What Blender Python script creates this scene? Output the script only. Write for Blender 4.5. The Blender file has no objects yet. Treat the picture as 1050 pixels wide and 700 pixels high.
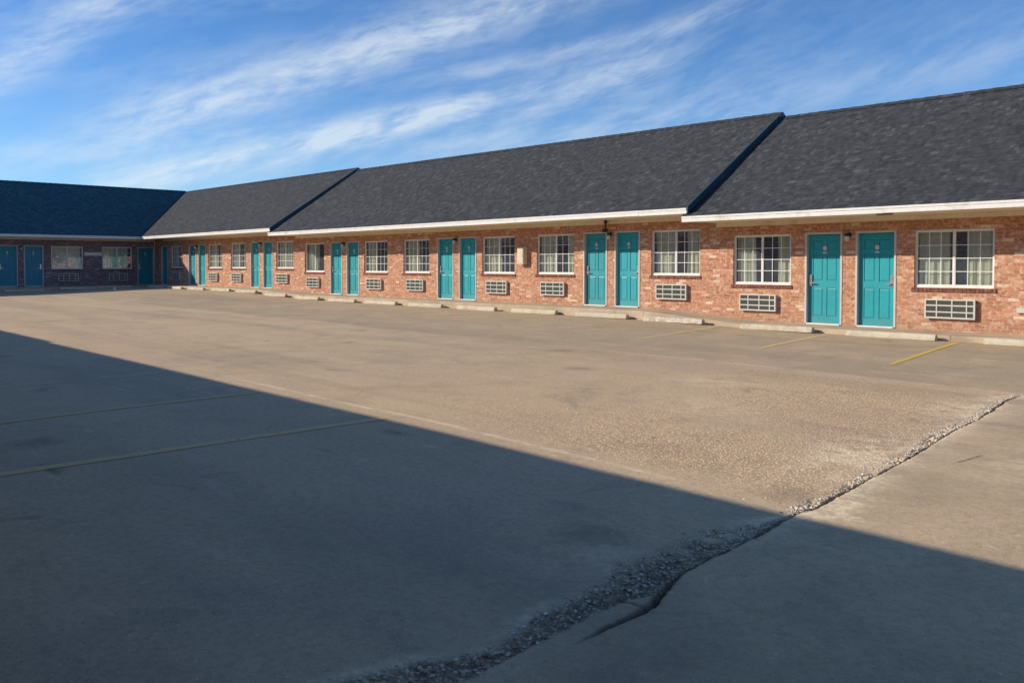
import bpy, bmesh, math, random
import numpy as np
from mathutils import Vector, Matrix

random.seed(7)
rng = np.random.default_rng(11)
scene = bpy.context.scene
col = scene.collection
R = math.radians

# ------------------------------------------------------------------ helpers
class MB:
    """collects boxes / quads and builds them as ONE mesh object"""
    def __init__(self):
        self.v = []; self.f = []
    def face(self, *pts):
        n = len(self.v); self.v += [tuple(p) for p in pts]; self.f.append(tuple(range(n, n + len(pts))))
    def box(self, x0, x1, y0, y1, z0, z1):
        n = len(self.v)
        self.v += [(x0,y0,z0),(x1,y0,z0),(x1,y1,z0),(x0,y1,z0),(x0,y0,z1),(x1,y0,z1),(x1,y1,z1),(x0,y1,z1)]
        for f in ((0,3,2,1),(4,5,6,7),(0,1,5,4),(1,2,6,5),(2,3,7,6),(3,0,4,7)):
            self.f.append(tuple(n + i for i in f))
    def ring(self, x0, x1, y0, y1, z0, z1, w, wb=None):
        """rectangular frame in the xz plane, butt jointed"""
        wb = w if wb is None else wb
        self.box(x0, x0 + w, y0, y1, z0, z1)
        self.box(x1 - w, x1, y0, y1, z0, z1)
        self.box(x0 + w, x1 - w, y0, y1, z1 - w, z1)
        if wb > 0: self.box(x0 + w, x1 - w, y0, y1, z0, z0 + wb)
    def cyl(self, cx, cy, z0, z1, r0, r1=None, n=14, cap=True):
        r1 = r0 if r1 is None else r1
        a = [2 * math.pi * i / n for i in range(n)]
        lo = [(cx + r0 * math.cos(t), cy + r0 * math.sin(t), z0) for t in a]
        hi = [(cx + r1 * math.cos(t), cy + r1 * math.sin(t), z1) for t in a]
        for i in range(n):
            j = (i + 1) % n
            self.face(lo[i], lo[j], hi[j], hi[i])
        if cap:
            self.face(*hi); self.face(*lo[::-1])
    def disc_y(self, cx, y0, y1, cz, r, n=12):
        """short cylinder whose axis is y"""
        a = [2 * math.pi * i / n for i in range(n)]
        A = [(cx + r * math.cos(t), y0, cz + r * math.sin(t)) for t in a]
        B = [(cx + r * math.cos(t), y1, cz + r * math.sin(t)) for t in a]
        for i in range(n):
            j = (i + 1) % n
            self.face(A[i], A[j], B[j], B[i])
        self.face(*A[::-1]); self.face(*B)
    def mesh(self, name, material, bevel=0.0):
        me = bpy.data.meshes.new(name)
        me.from_pydata(self.v, [], self.f); me.update()
        bm = bmesh.new(); bm.from_mesh(me)
        bmesh.ops.remove_doubles(bm, verts=bm.verts, dist=1e-5)
        bmesh.ops.recalc_face_normals(bm, faces=bm.faces)
        if bevel:
            bmesh.ops.bevel(bm, geom=[e for e in bm.edges if e.is_manifold and e.calc_face_angle(0) > 0.5],
                            offset=bevel, segments=2, affect='EDGES', clamp_overlap=True)
        bm.to_mesh(me); bm.free()
        if isinstance(material, (list, tuple)):
            for m in material: me.materials.append(m)
        else: me.materials.append(material)
        return me
    def build(self, name, material, parent=None, loc=(0,0,0), bevel=0.0):
        return link(name, self.mesh(name, material, bevel), parent, loc)

def link(name, me, parent=None, loc=(0,0,0), rotz=0.0):
    o = bpy.data.objects.new(name, me); col.objects.link(o)
    o.location = loc; o.rotation_euler = (0, 0, rotz)
    if parent: o.parent = parent
    return o
def empty(name, loc=(0,0,0), rotz=0.0):
    o = link(name, None, None, loc, rotz); o.empty_display_size = .3
    return o
def tag(o, label, cat, group=None):
    o['label'] = label; o['category'] = cat
    if group: o['group'] = group
    return o
def copy_tree(o, parent=None):
    c = o.copy(); col.objects.link(c); c.parent = parent
    for ch in list(o.children): copy_tree(ch, c)
    return c

# ------------------------------------------------------------------ node helper
class NT:
    def __init__(self, m):
        self.t = m.node_tree; self.t.nodes.clear()
    def n(self, ty, **kw):
        nd = self.t.nodes.new(ty)
        for k, v in kw.items():
            if k.startswith('i_'):
                key = k[2:].replace('_', ' ')
                nd.inputs[key].default_value = v
            else: setattr(nd, k, v)
        return nd
    def l(self, a, b): self.t.links.new(a, b)
    def set(self, sock, v):
        if isinstance(v, bpy.types.NodeSocket): self.l(v, sock)
        else: sock.default_value = v
    def m(self, op, a, b=0.0, c=None, clamp=False):
        nd = self.n('ShaderNodeMath', operation=op, use_clamp=clamp)
        self.set(nd.inputs[0], a); self.set(nd.inputs[1], b)
        if c is not None: self.set(nd.inputs[2], c)
        return nd.outputs[0]
    def mix(self, f, a, b, mode='MIX'):
        nd = self.n('ShaderNodeMix', data_type='RGBA', blend_type=mode)
        self.set(nd.inputs[0], f)
        for s, v in ((nd.inputs[6], a), (nd.inputs[7], b)):
            if isinstance(v, tuple) and len(v) == 3: v = v + (1,)
            self.set(s, v)
        return nd.outputs[2]
    def noise(self, vec, scale, detail=4, rough=.55, dist=0.0, out=0):
        nd = self.n('ShaderNodeTexNoise'); nd.inputs['Scale'].default_value = scale
        nd.inputs['Detail'].default_value = detail; nd.inputs['Roughness'].default_value = rough
        nd.inputs['Distortion'].default_value = dist
        self.l(vec, nd.inputs['Vector']); return nd.outputs[out]
    def ramp(self, f, stops, interp='LINEAR'):
        nd = self.n('ShaderNodeValToRGB'); cr = nd.color_ramp; cr.interpolation = interp
        while len(cr.elements) < len(stops): cr.elements.new(.5)
        for e, (p, c) in zip(cr.elements, stops):
            e.position = p; e.color = (c if len(c) == 4 else c + (1,)) if isinstance(c, tuple) else (c, c, c, 1)
        self.l(f, nd.inputs[0]); return nd.outputs[0]
    def sstep(self, f, a, b):
        nd = self.n('ShaderNodeMapRange', interpolation_type='SMOOTHSTEP')
        self.l(f, nd.inputs[0]); nd.inputs[1].default_value = a; nd.inputs[2].default_value = b
        return nd.outputs[0]
    def vscale(self, vec, s):
        nd = self.n('ShaderNodeVectorMath', operation='MULTIPLY'); self.l(vec, nd.inputs[0]); nd.inputs[1].default_value = s
        return nd.outputs[0]
    def sep(self, vec):
        nd = self.n('ShaderNodeSeparateXYZ'); self.l(vec, nd.inputs[0]); return nd.outputs
    def comb(self, x, y, z=0.0):
        nd = self.n('ShaderNodeCombineXYZ')
        for i, v in enumerate((x, y, z)): self.set(nd.inputs[i], v)
        return nd.outputs[0]
    def bump(self, h, strength, dist, normal=None):
        nd = self.n('ShaderNodeBump'); self.l(h, nd.inputs['Height'])
        nd.inputs['Strength'].default_value = strength; nd.inputs['Distance'].default_value = dist
        if normal: self.l(normal, nd.inputs['Normal'])
        return nd.outputs[0]
    def out(self, color, rough=.8, normal=None, spec=.3, metal=0.0):
        p = self.n('ShaderNodeBsdfPrincipled')
        self.set(p.inputs['Base Color'], color if not (isinstance(color, tuple) and len(color) == 3) else color + (1,))
        self.set(p.inputs['Roughness'], rough); self.set(p.inputs['Specular IOR Level'], spec)
        self.set(p.inputs['Metallic'], metal)
        if normal: self.l(normal, p.inputs['Normal'])
        o = self.n('ShaderNodeOutputMaterial'); self.l(p.outputs[0], o.inputs[0]); return p

def newmat(name):
    m = bpy.data.materials.new(name); m.use_nodes = True
    return m, NT(m)
def coords(t, kind='Object'):
    return t.n('ShaderNodeTexCoord').outputs[kind]

def paint(name, c, rough=.5, var=.12, scale=3.0, dirt=(.25,.2,.15), dirtamt=.15, bump=.0, metal=0.0, spec=.35, world=True, objvar=0.0):
    m, t = newmat(name)
    if world:
        g = t.n('ShaderNodeNewGeometry'); v = g.outputs['Position']
    else: v = coords(t)
    n1 = t.noise(v, scale, 5, .6); n2 = t.noise(v, scale * 9, 3, .6)
    k = t.m('ADD', t.m('MULTIPLY', n1, .6), t.m('MULTIPLY', n2, .4))
    base = t.mix(t.sstep(k, .35, .65), tuple(x * (1 - var) for x in c), tuple(min(1, x * (1 + var * .6)) for x in c))
    base = t.mix(t.m('MULTIPLY', t.sstep(n1, .52, .72), dirtamt), base, dirt)
    if objvar:
        oi = t.n('ShaderNodeObjectInfo')
        base = t.mix(t.m('MULTIPLY', oi.outputs['Random'], objvar), base, tuple(x * .55 + .03 for x in c))
        oz = t.sep(coords(t))[2]      # grime and scuffs near the foot
        foot = t.m('MULTIPLY', t.m('SUBTRACT', 1.0, t.sstep(oz, .0, .38)), t.sstep(t.noise(v, 9, 4, .7), .35, .65))
        base = t.mix(t.m('MULTIPLY', foot, .40), base, (.20,.17,.13))
        rough = t.m('ADD', rough, t.m('MULTIPLY', n1, .18))
    nrm = t.bump(n2, .3, bump) if bump else None
    t.out(base, rough, nrm, spec, metal)
    return m

# ---- brick
def brick_mat(name, tint=(1,1,1)):
    m, t = newmat(name)
    v = coords(t); s = t.sep(v)
    wob = t.noise(v, 7, 2, .5)
    BH, BW = .0685, .205
    zz = t.m('DIVIDE', t.m('ADD', s[2], t.m('MULTIPLY', t.m('SUBTRACT', wob, .5), .008)), BH)
    row = t.m('FLOOR', zz); fz = t.m('SUBTRACT', zz, row)
    xx = t.m('ADD', t.m('DIVIDE', s[0], BW), t.m('MULTIPLY', t.m('MODULO', t.m('ADD', row, 1000.0), 2.0), .5))
    xx = t.m('ADD', xx, t.m('MULTIPLY', t.m('SUBTRACT', wob, .5), .05))
    cx = t.m('FLOOR', xx); fx = t.m('SUBTRACT', xx, cx)
    wn = t.n('ShaderNodeTexWhiteNoise', noise_dimensions='2D'); t.l(t.comb(cx, row), wn.inputs['Vector'])
    wn2 = t.n('ShaderNodeTexWhiteNoise', noise_dimensions='2D'); t.l(t.comb(t.m('ADD', cx, 37.3), row), wn2.inputs['Vector'])
    c = t.ramp(wn.outputs[0], [(0, (.36,.15,.085)), (.2, (.48,.205,.108)), (.42, (.54,.25,.14)), (.62, (.44,.18,.095)),
                               (.78, (.54,.27,.15)), (.93, (.62,.38,.25)), (1, (.76,.58,.42))])
    patch = t.noise(v, 13, 4, .65)
    c = t.mix(t.m('MULTIPLY', t.sstep(patch, .50, .62), .60), c, (.74,.54,.39))
    blot = t.noise(t.vscale(v, (6.5, 1, 17)), 1.0, 3, .6)
    c = t.mix(t.m('MULTIPLY', t.sstep(blot, .58, .72), .42), c, (.74,.54,.40))
    c = t.mix(t.m('MULTIPLY', t.m('SUBTRACT', 1.0, t.sstep(t.noise(t.vscale(v, (9, 1, 21)), 1.0, 2, .6), .34, .46)), .45), c, (.25,.09,.05))
    c = t.mix(t.m('MULTIPLY', t.sstep(t.noise(v, 5.2, 3, .6), .55, .75), .4), c, (.27,.09,.05))
    # faint whitish runs below the eave and dirt at the foot
    runs = t.noise(t.vscale(v, (9, 1, .35)), 1.0, 3, .55)
    c = t.mix(t.m('MULTIPLY', t.sstep(runs, .60, .78), .25), c, (.62,.52,.45))
    foot = t.m('MULTIPLY', t.m('SUBTRACT', 1.0, t.sstep(t.m('ADD', s[2], t.m('MULTIPLY', t.noise(v, 2.2, 3, .6), .35)), -1.15, -.75)), .35)
    c = t.mix(foot, c, (.30,.20,.13))
    # mortar
    dx = t.m('MINIMUM', fx, t.m('SUBTRACT', 1.0, fx)); dz = t.m('MINIMUM', fz, t.m('SUBTRACT', 1.0, fz))
    mk = t.m('MINIMUM', t.m('MULTIPLY', dx, BW), t.m('MULTIPLY', dz, BH))
    mk = t.sstep(mk, .0028, .0062)   # 1 on brick
    mort = t.mix(patch, (.36,.21,.145), (.70,.54,.42))
    c = t.mix(mk, mort, c)
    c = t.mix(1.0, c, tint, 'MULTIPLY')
    h = t.m('ADD', t.m('MULTIPLY', mk, .8), t.m('ADD', t.m('MULTIPLY', wn2.outputs[0], .35), t.m('MULTIPLY', t.noise(v, 60, 3, .6), .5)))
    t.out(c, .9, t.bump(h, .7, .008), .15)
    return m

# ---- shingles (object coords: x along the eave, y up the slope in plan)
def shingle_mat(name, tones):
    m, t = newmat(name)
    v = coords(t); s = t.sep(v)
    CH, TW = .118, .17
    rr = t.m('DIVIDE', s[1], CH); row = t.m('FLOOR', rr); fr = t.m('SUBTRACT', rr, row)
    woff = t.n('ShaderNodeTexWhiteNoise', noise_dimensions='1D'); t.l(row, woff.inputs['W'])
    xx = t.m('ADD', t.m('DIVIDE', s[0], TW), woff.outputs[0]); cx = t.m('FLOOR', xx); fx = t.m('SUBTRACT', xx, cx)
    wn = t.n('ShaderNodeTexWhiteNoise', noise_dimensions='2D'); t.l(t.comb(cx, row), wn.inputs['Vector'])
    sub = t.m('FLOOR', t.m('MULTIPLY', xx, 2.0))
    wn2 = t.n('ShaderNodeTexWhiteNoise', noise_dimensions='2D'); t.l(t.comb(sub, t.m('ADD', row, 91.0)), wn2.inputs['Vector'])
    k = t.m('ADD', t.m('MULTIPLY', wn.outputs[0], .55), t.m('MULTIPLY', wn2.outputs[0], .45))
    c = t.ramp(k, [(0, tones[0]), (.45, tones[1]), (.75, tones[2]), (1, tones[3])])
    # weathered blotches a little larger than one tab
    bl = t.noise(t.vscale(v, (1.0, 1.7, 1)), 2.6, 5, .62, .6)
    c = t.mix(t.m('MULTIPLY', t.sstep(bl, .42, .64), .25), c, tones[2])
    sp = t.noise(t.vscale(v, (6.5, 9.0, 1)), 1.0, 3, .6, .2)
    c = t.mix(t.m('MULTIPLY', t.sstep(sp, .56, .66), .34), c, tones[3])
    c = t.mix(t.m('MULTIPLY', t.m('SUBTRACT', 1.0, t.sstep(sp, .36, .46)), .55), c, tones[0])
    c = t.mix(t.m('MULTIPLY', t.sstep(t.noise(v, 1.1, 3, .5), .5, .7), .35), c, tones[1])
    c = t.mix(t.m('MULTIPLY', t.sstep(t.noise(v, 95, 2, .6), .45, .75), .35), c, tones[3])
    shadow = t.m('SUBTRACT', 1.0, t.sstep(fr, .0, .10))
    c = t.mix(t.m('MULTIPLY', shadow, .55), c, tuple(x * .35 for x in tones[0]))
    h = t.m('ADD', t.m('SUBTRACT', 1.0, fr), t.m('MULTIPLY', wn2.outputs[0], .8))
    h = t.m('ADD', h, t.m('MULTIPLY', t.noise(v, 120, 2, .6), .6))
    t.out(c, .93, t.bump(h, .8, .008), .12)
    return m

# ---- materials
M = {}
M['brick'] = brick_mat('brick')
M['brick_shade'] = brick_mat('brick_shade', (.50,.66,1.05))  # same brick, darkened and blued: shade put into the colour
M['shingle'] = shingle_mat('shingle', [(.031,.033,.036), (.050,.053,.056), (.066,.069,.071), (.118,.118,.115)])
M['shingle_shade'] = shingle_mat('shingle_shade', [(.028,.072,.082), (.045,.105,.118), (.062,.132,.145), (.09,.165,.175)])  # shingle copy with blue sky-lit shade painted into its tones
M['white_trim'] = paint('white_trim', (.78,.75,.68), .55, .12, 2.0, (.40,.34,.26), .5, .002)
M['soffit'] = paint('soffit', (.82,.71,.52), .7, .10, 1.5, (.35,.28,.2), .4)
M['rake'] = paint('rake', (.030,.075,.105), .5, .15)
M['teal'] = paint('teal', (.008,.33,.375), .38, .10, 1.2, (.02,.22,.22), .25, .0, 0, .45, True, .32)
M['teal_shade'] = paint('teal_shade', (.006,.24,.32), .38, .10, 1.2, (.02,.12,.2), .25, .0, 0, .45)  # door teal again, shade mixed into the paint colour
M['frame'] = paint('frame', (.56,.53,.50), .5, .12, 4, (.3,.22,.17), .35)
M['win_white'] = paint('win_white', (.82,.80,.75), .4, .08, 3, (.5,.45,.38), .3)
M['white_plastic'] = paint('white_plastic', (.60,.58,.52), .5, .10, 5, (.42,.36,.28), .35)
M['metal'] = paint('metal', (.55,.53,.50), .3, .1, 8, (.2,.2,.2), .2, 0, .8)
M['badge'] = paint('badge', (.62,.60,.56), .45, .15)
M['dark_metal'] = paint('dark_metal', (.03,.03,.032), .5, .2)
M['louver'] = paint('louver', (.20,.24,.19), .6, .2, 9, (.1,.1,.08), .4)
M['cream_box'] = paint('cream_box', (.66,.58,.42), .5, .1, 3, (.4,.3,.2), .3)
M['rowlock'] = paint('rowlock', (.22,.085,.055), .9, .45, 16, (.45,.3,.22), .5, .004)
M['interior'] = paint('interior', (.10,.09,.08), .9, .1)
M['plaster'] = paint('plaster', (.24,.13,.09), .9, .1)

def curtain_mat():
    m, t = newmat('curtain')
    v = t.n('ShaderNodeNewGeometry').outputs['Position']
    c = t.mix(t.noise(v, 5, 3, .5), (.92,.91,.68), (.82,.85,.62))
    d = t.n('ShaderNodeBsdfDiffuse'); t.l(c, d.inputs[0])
    tr = t.n('ShaderNodeBsdfTranslucent'); t.l(c, tr.inputs[0])
    mx = t.n('ShaderNodeMixShader'); mx.inputs[0].default_value = .25
    t.l(d.outputs[0], mx.inputs[1]); t.l(tr.outputs[0], mx.inputs[2])
    o = t.n('ShaderNodeOutputMaterial'); t.l(mx.outputs[0], o.inputs[0]); return m
M['curtain'] = curtain_mat()
def glass_mat():
    m, t = newmat('window_glass')
    v = t.n('ShaderNodeNewGeometry').outputs['Position']
    g = t.n('ShaderNodeNewGeometry')
    dt = t.n('ShaderNodeVectorMath', operation='DOT_PRODUCT'); t.l(g.outputs['Incoming'], dt.inputs[0]); t.l(g.outputs['True Normal'], dt.inputs[1])
    f = t.m('POWER', t.m('SUBTRACT', 1.0, t.m('ABSOLUTE', dt.outputs['Value'])), 4.0)
    f = t.m('ADD', t.m('MULTIPLY', f, .9), .17, clamp=True)
    tr = t.n('ShaderNodeBsdfTransparent'); tr.inputs[0].default_value = (.84,.87,.85,1)
    gl = t.n('ShaderNodeBsdfGlossy'); gl.inputs['Roughness'].default_value = .03; gl.inputs[0].default_value = (1,1,1,1)
    t.l(t.bump(t.noise(v, 2.5, 2, .5), .25, .02), gl.inputs['Normal'])
    mx = t.n('ShaderNodeMixShader'); t.l(f, mx.inputs[0]); t.l(gl.outputs[0], mx.inputs[2])
    du = t.n('ShaderNodeBsdfDiffuse'); du.inputs[0].default_value = (.40,.48,.56,1)      # grey-blue film painting in the reflected sky and wall
    m2 = t.n('ShaderNodeMixShader'); t.l(t.m('ADD', .06, t.m('MULTIPLY', t.noise(v, 3, 3, .6), .16)), m2.inputs[0]); t.l(tr.outputs[0], m2.inputs[1]); t.l(du.outputs[0], m2.inputs[2]); t.l(m2.outputs[0], mx.inputs[1])
    o = t.n('ShaderNodeOutputMaterial'); t.l(mx.outputs[0], o.inputs[0]); return m
M['glass'] = glass_mat()
def concrete_mat(name, a, b, stain, sc=2.0):
    m, t = newmat(name)
    v = t.n('ShaderNodeNewGeometry').outputs['Position']
    n1 = t.noise(v, sc, 6, .62); n2 = t.noise(v, sc * 14, 4, .65)
    c = t.mix(t.sstep(n1, .3, .7), a, b)
    c = t.mix(t.m('MULTIPLY', t.sstep(n2, .52, .7), .45), c, stain)
    c = t.mix(t.m('MULTIPLY', t.sstep(t.noise(v, sc * .6, 4, .7), .54, .66), .4), c, tuple(x * .6 for x in a))
    t.out(c, .92, t.bump(n2, .6, .006), .15)
    return m
M['walk'] = concrete_mat('walkway_concrete', (.44,.345,.235), (.56,.45,.31), (.32,.235,.155))
M['stop'] = concrete_mat('stop_concrete', (.50,.43,.31), (.62,.55,.42), (.34,.26,.18), 4.0)
M['stop_worn'] = concrete_mat('stop_concrete_worn', (.46,.38,.28), (.70,.64,.54), (.26,.19,.14), 7.0)

# ------------------------------------------------------------------ ground height
_xs = np.arange(-80, 40, .25)
def _smooth(xp, fp, w=3.0):
    f = np.interp(_xs, xp, fp); k = int(w / .25); ker = np.hanning(k + 2); ker /= ker.sum()
    return np.convolve(np.pad(f, k, mode='edge'), ker, 'same')[k:-k]
_zc = _smooth([-60,-49,-36,-33,-30,-25,-14,-10,5], [-1.18,-1.12,-1.12,-1.24,-1.30,-1.32,-1.345,-1.42,-1.45])
_zf = _smooth([-60,-45,-18,-7,-3,5], [-1.25,-1.30,-1.43,-1.50,-1.57,-1.62], 4)
def gz(x, y):
    x = np.asarray(x, float); y = np.asarray(y, float)
    t = np.clip((-y - 1.2) / 8.0, 0, 1); t = t * t * (3 - 2 * t)
    return np.interp(x, _xs, _zc) * (1 - t) + np.interp(x, _xs, _zf) * t
def gzf(x, y): return float(gz(x, y))

# value noise in numpy
def _hash(ix, iy, s):
    h = (ix.astype(np.int64) * 374761393 + iy.astype(np.int64) * 668265263 + s * 982451653) & 0xffffffff
    h = ((h ^ (h >> 13)) * 1274126177) & 0xffffffff
    h = (h ^ (h >> 16)) & 0xffffffff
    return h / 4294967295.0
def vnoise(x, y, s=0):
    ix = np.floor(x); iy = np.floor(y); fx = x - ix; fy = y - iy
    fx = fx * fx * (3 - 2 * fx); fy = fy * fy * (3 - 2 * fy)
    a = _hash(ix, iy, s); b = _hash(ix + 1, iy, s); c = _hash(ix, iy + 1, s); d = _hash(ix + 1, iy + 1, s)
    return (a * (1 - fx) + b * fx) * (1 - fy) + (c * (1 - fx) + d * fx) * fy
def fbm(x, y, s=0, o=4):
    r = 0; a = .5; n = 0
    for i in range(o):
        r = r + a * vnoise(x * 2 ** i, y * 2 ** i, s + i * 17); n += a; a *= .55
    return r / n
def ss(a, b, x):
    t = np.clip((x - a) / (b - a), 0, 1); return t * t * (3 - 2 * t)

# the long crack between the two slabs, and the crumbling strip on its left
CY = [-17.6,-15.94,-15.80,-15.53,-15.36,-15.02,-14.51,-13.6,-13.38,-12.36,-11.53,-10.53,-9.15,-7.58,-7.13]
CX = [-2.42,-2.46,-2.47,-2.50,-2.55,-2.66,-2.71,-2.83,-2.80,-2.92,-2.99,-3.15,-3.30,-3.51,-3.50]
LY = [-17.6,-16.84,-16.47,-16.22,-16.05,-15.79,-15.38,-15.13,-14.89,-14.47,-14.15,-13.77,-13.34,-12.82,-12.03,-11.11,-9.96,-8.03,-6.97]
LX = [-2.93,-2.83,-2.71,-2.72,-2.76,-2.80,-2.82,-3.02,-2.97,-3.00,-2.99,-2.88,-2.98,-3.01,-3.10,-3.23,-3.40,-3.62,-3.66]
RY = [-17.6,-16.51,-16.23,-15.97,-15.76,-15.48,-15.3]
RX = [-2.46,-2.52,-2.56,-2.58,-2.61,-2.62,-2.57]
def crack_x(y):
    return np.interp(y, CY, CX) + (fbm(y * 2.2, y * 0 + 3.1, 5, 4) - .5) * .035 + (vnoise(y * 22, y * 0, 8) - .5) * .010 + (vnoise(y * 60, y * 0, 9) - .5) * .005
def strip_l(y):
    l = np.interp(y, LY, LX) + (fbm(y * 3.0, y * 0 + 9, 21, 4) - .5) * .16
    k = np.interp(y, [-14.2, -13.6], [1.0, .62])      # the strip narrows where it leaves the near lot
    c = crack_x(y); return c + (l - c) * k
def strip_r(y): return np.where(y < -15.3, np.interp(y, RY, RX), crack_x(y))

def ground():
    def axis(fa, fb, st, lo, hi, growth, mx):
        a = list(np.arange(fa, fb + 1e-6, st))
        s = st; p = fb
        while p < hi: s = min(s * growth, mx if p < 40 else 1e9); p += s; a.append(p)
        s = st; p = fa; b = []
        while p > lo: s = min(s * growth, mx if p > -80 else 1e9); p -= s; b.append(p)
        return np.array(b[::-1] + a)
    xs = axis(-4.1, -1.9, .012, -700, 500, 1.10, .9)
    ys = axis(-17.3, -7.0, .014, -500, 700, 1.10, .9)
    Xg, Yg = np.meshgrid(xs, ys)
    Z = gz(Xg, Yg)
    Z += (fbm(Xg * .25, Yg * .25, 40, 3) - .5) * .035 * ss(-60, -40, Xg)
    Z += (fbm(Xg * 1.3, Yg * 1.3, 44, 3) - .5) * .008
    cx = crack_x(Yg); d = Xg - cx
    live = ss(-17.6, -16.6, Yg) * (1 - ss(-7.25, -6.9, Yg))
    cl = ss(-16.05, -15.75, Yg) * (1 - ss(-7.25, -6.9, Yg))
    # right slab sits a little higher, tipping back down within two metres
    Z += .009 * ss(.0, .010, d) * (1 - ss(.3, 2.2, d)) * ss(-16.6, -15.4, Yg) * (1 - ss(-7.25, -6.9, Yg))
    w = .008 + .010 * ss(.35, .75, fbm(Yg * 1.7, Yg * 0 + 5, 61, 3)) + .012 * np.exp(-((Yg + 15.45) / .30) ** 2)
    Z -= .050 * np.exp(-(d / w) ** 4) * cl
    sp2 = np.exp(-((Yg + 15.50 - .35 * (Xg + 2.6) + (vnoise(Xg * 20, Yg * 0, 4) - .5) * .02) / .008) ** 4) * ss(-2.68, -2.67, Xg) * (1 - ss(-2.52, -2.515, Xg))
    Z -= .018 * sp2
    sl = strip_l(Yg); sr = strip_r(Yg)
    fz = np.interp(Yg, [-17.6,-15.8,-15.0,-13.8,-11.5,-8,-7], [.05,.09,.17,.10,.05,.04,.04])
    strip = ss(sl - fz * .6, sl + fz, Xg) * (1 - ss(sr - .03, sr + .01, Xg)) * live
    brk = fbm(Xg * 7, Yg * 7, 71, 3)
    dens = np.interp(Yg, [-17.6,-15.6,-15.0,-14.2,-13.3,-12.0,-11.0,-10.0,-7], [.95,.95,.78,.60,.75,.50,.66,.55,.62])
    strip *= ss(1 - dens - .12, 1 - dens + .20, brk)
    rough = fbm(Xg * 30, Yg * 30, 81, 3) - .5
    Z += strip * (-.008 + rough * .034)
    # wide field of worn exposed aggregate left of the crack, in the middle of the lot
    agg = ss(-13.6, -12.9, Yg) * (1 - ss(-7.6, -7.0, Yg)) * ss(-9.5, -4.5, Xg) * (1 - ss(-.04, .0, d))
    agg *= .25 + .75 * ss(.30, .62, fbm(Xg * .8, Yg * .8, 91, 4) + .18 * ss(-7, -3.5, Xg))
    north = ss(-7.12, -7.0, Yg + (fbm(Xg * 1.5, Yg * 0, 95, 3) - .5) * .10)
    slab = ss(-.01, .02, d) * (1 - north) * ss(-40, -20, Xg)
    # lip of the old gutter joint
    jy = -13.46 + (fbm(Xg * .9, Xg * 0, 97, 3) - .5) * .10
    joint = np.exp(-((Yg - jy) / .035) ** 2) * ss(-11.5, -10, Xg) * (1 - ss(-4.2, -3.6, Xg))
    # dark tar strokes and weeds in the hairline cracks
    tar = np.zeros_like(Z)
    def stroke(pts, w):
        nonlocal tar
        for (ax, ay), (bx, by) in zip(pts[:-1], pts[1:]):
            L2 = (bx-ax)**2 + (by-ay)**2
            t = np.clip(((Xg-ax)*(bx-ax) + (Yg-ay)*(by-ay)) / L2, 0, 1)
            dd = np.hypot(Xg - (ax + t*(bx-ax)), Yg - (ay + t*(by-ay)))
            tar = np.maximum(tar, np.exp(-(dd / w) ** 2))
    stroke([(-6.29,-14.94), (-6.36,-14.5), (-6.40,-14.29)], .018)
    stroke([(-6.40,-14.29), (-6.45,-14.15), (-6.48,-14.04)], .035)
    stroke([(-7.02,-16.78), (-6.95,-16.6), (-6.93,-16.5)], .03)
    stroke([(-2.68,-11.32), (-2.66,-11.1), (-2.65,-10.91)], .012)
    stroke([(-9.3,-12.75), (-9.28,-12.6)], .03)
    crack = np.exp(-(d / (w * 1.25 + .004)) ** 2) * cl
    crack = np.maximum(crack, .8 * sp2)
    dust_sunlit = np.exp(-((d + .06) / (.09 + .20 * fbm(Yg * 1.3, Yg * 0 + 2, 111, 3))) ** 2) * live * (ss(-14.6, -13.9, Yg) * .9 + .12)  # pale crumbs by the crack, with sunlight painted in beyond the shadow edge
    dust_sunlit = dust_sunlit * ss(.30, .62, fbm(Xg * 5, Yg * 3, 113, 4)) + .5 * strip * ss(-14.6, -13.9, Yg)
    dust_sunlit = dust_sunlit + .75 * np.exp(-((Xg - sl + .02) / .045) ** 2) * (1 - ss(-15.3, -14.9, Yg)) * live * ss(.3, .6, fbm(Xg * 4, Yg * 2.5, 117, 4))
    def blob(x, y, rx, ry, a):
        return a * np.exp(-(((Xg - x) / rx) ** 2 + ((Yg - y) / ry) ** 2)) * ss(.34, .60, fbm(Xg * 7, Yg * 7, 119, 5))
    dust_sunlit = dust_sunlit + blob(-3.35, -11.5, .34, .95, 1.25) + blob(-2.66, -13.3, .22, .38, 1.2) + blob(-2.2, -10.9, .5, .7, .5) + blob(-3.75, -8.6, .3, .9, .7) + blob(-6.6, -9.0, .6, .5, .5) + blob(-5.6, -10.6, .7, .5, .4) + blob(-3.2, -15.2, .25, .4, .35)
    dust_sunlit = np.clip(dust_sunlit, 0, 1)
    # north asphalt edge: slightly sunken dark line
    Z -= .012 * np.exp(-((Yg + 7.06) / .05) ** 2) * ss(-14, -9, Xg)

    ny, nx = Z.shape
    verts = np.stack([Xg, Yg, Z], -1).reshape(-1, 3)
    idx = np.arange(ny * nx).reshape(ny, nx)
    quads = np.stack([idx[:-1,:-1], idx[:-1,1:], idx[1:,1:], idx[1:,:-1]], -1).reshape(-1, 4)
    me = bpy.data.meshes.new('parking_lot')
    me.vertices.add(len(verts)); me.vertices.foreach_set('co', verts.ravel().astype(np.float32))
    me.loops.add(quads.size); me.loops.foreach_set('vertex_index', quads.ravel().astype(np.int32))
    me.polygons.add(len(quads)); me.polygons.foreach_set('loop_start', np.arange(0, quads.size, 4, dtype=np.int32))
    me.polygons.foreach_set('loop_total', np.full(len(quads), 4, dtype=np.int32))
    me.update(calc_edges=True)
    me.polygons.foreach_set('use_smooth', np.ones(len(quads), dtype=bool))
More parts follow.
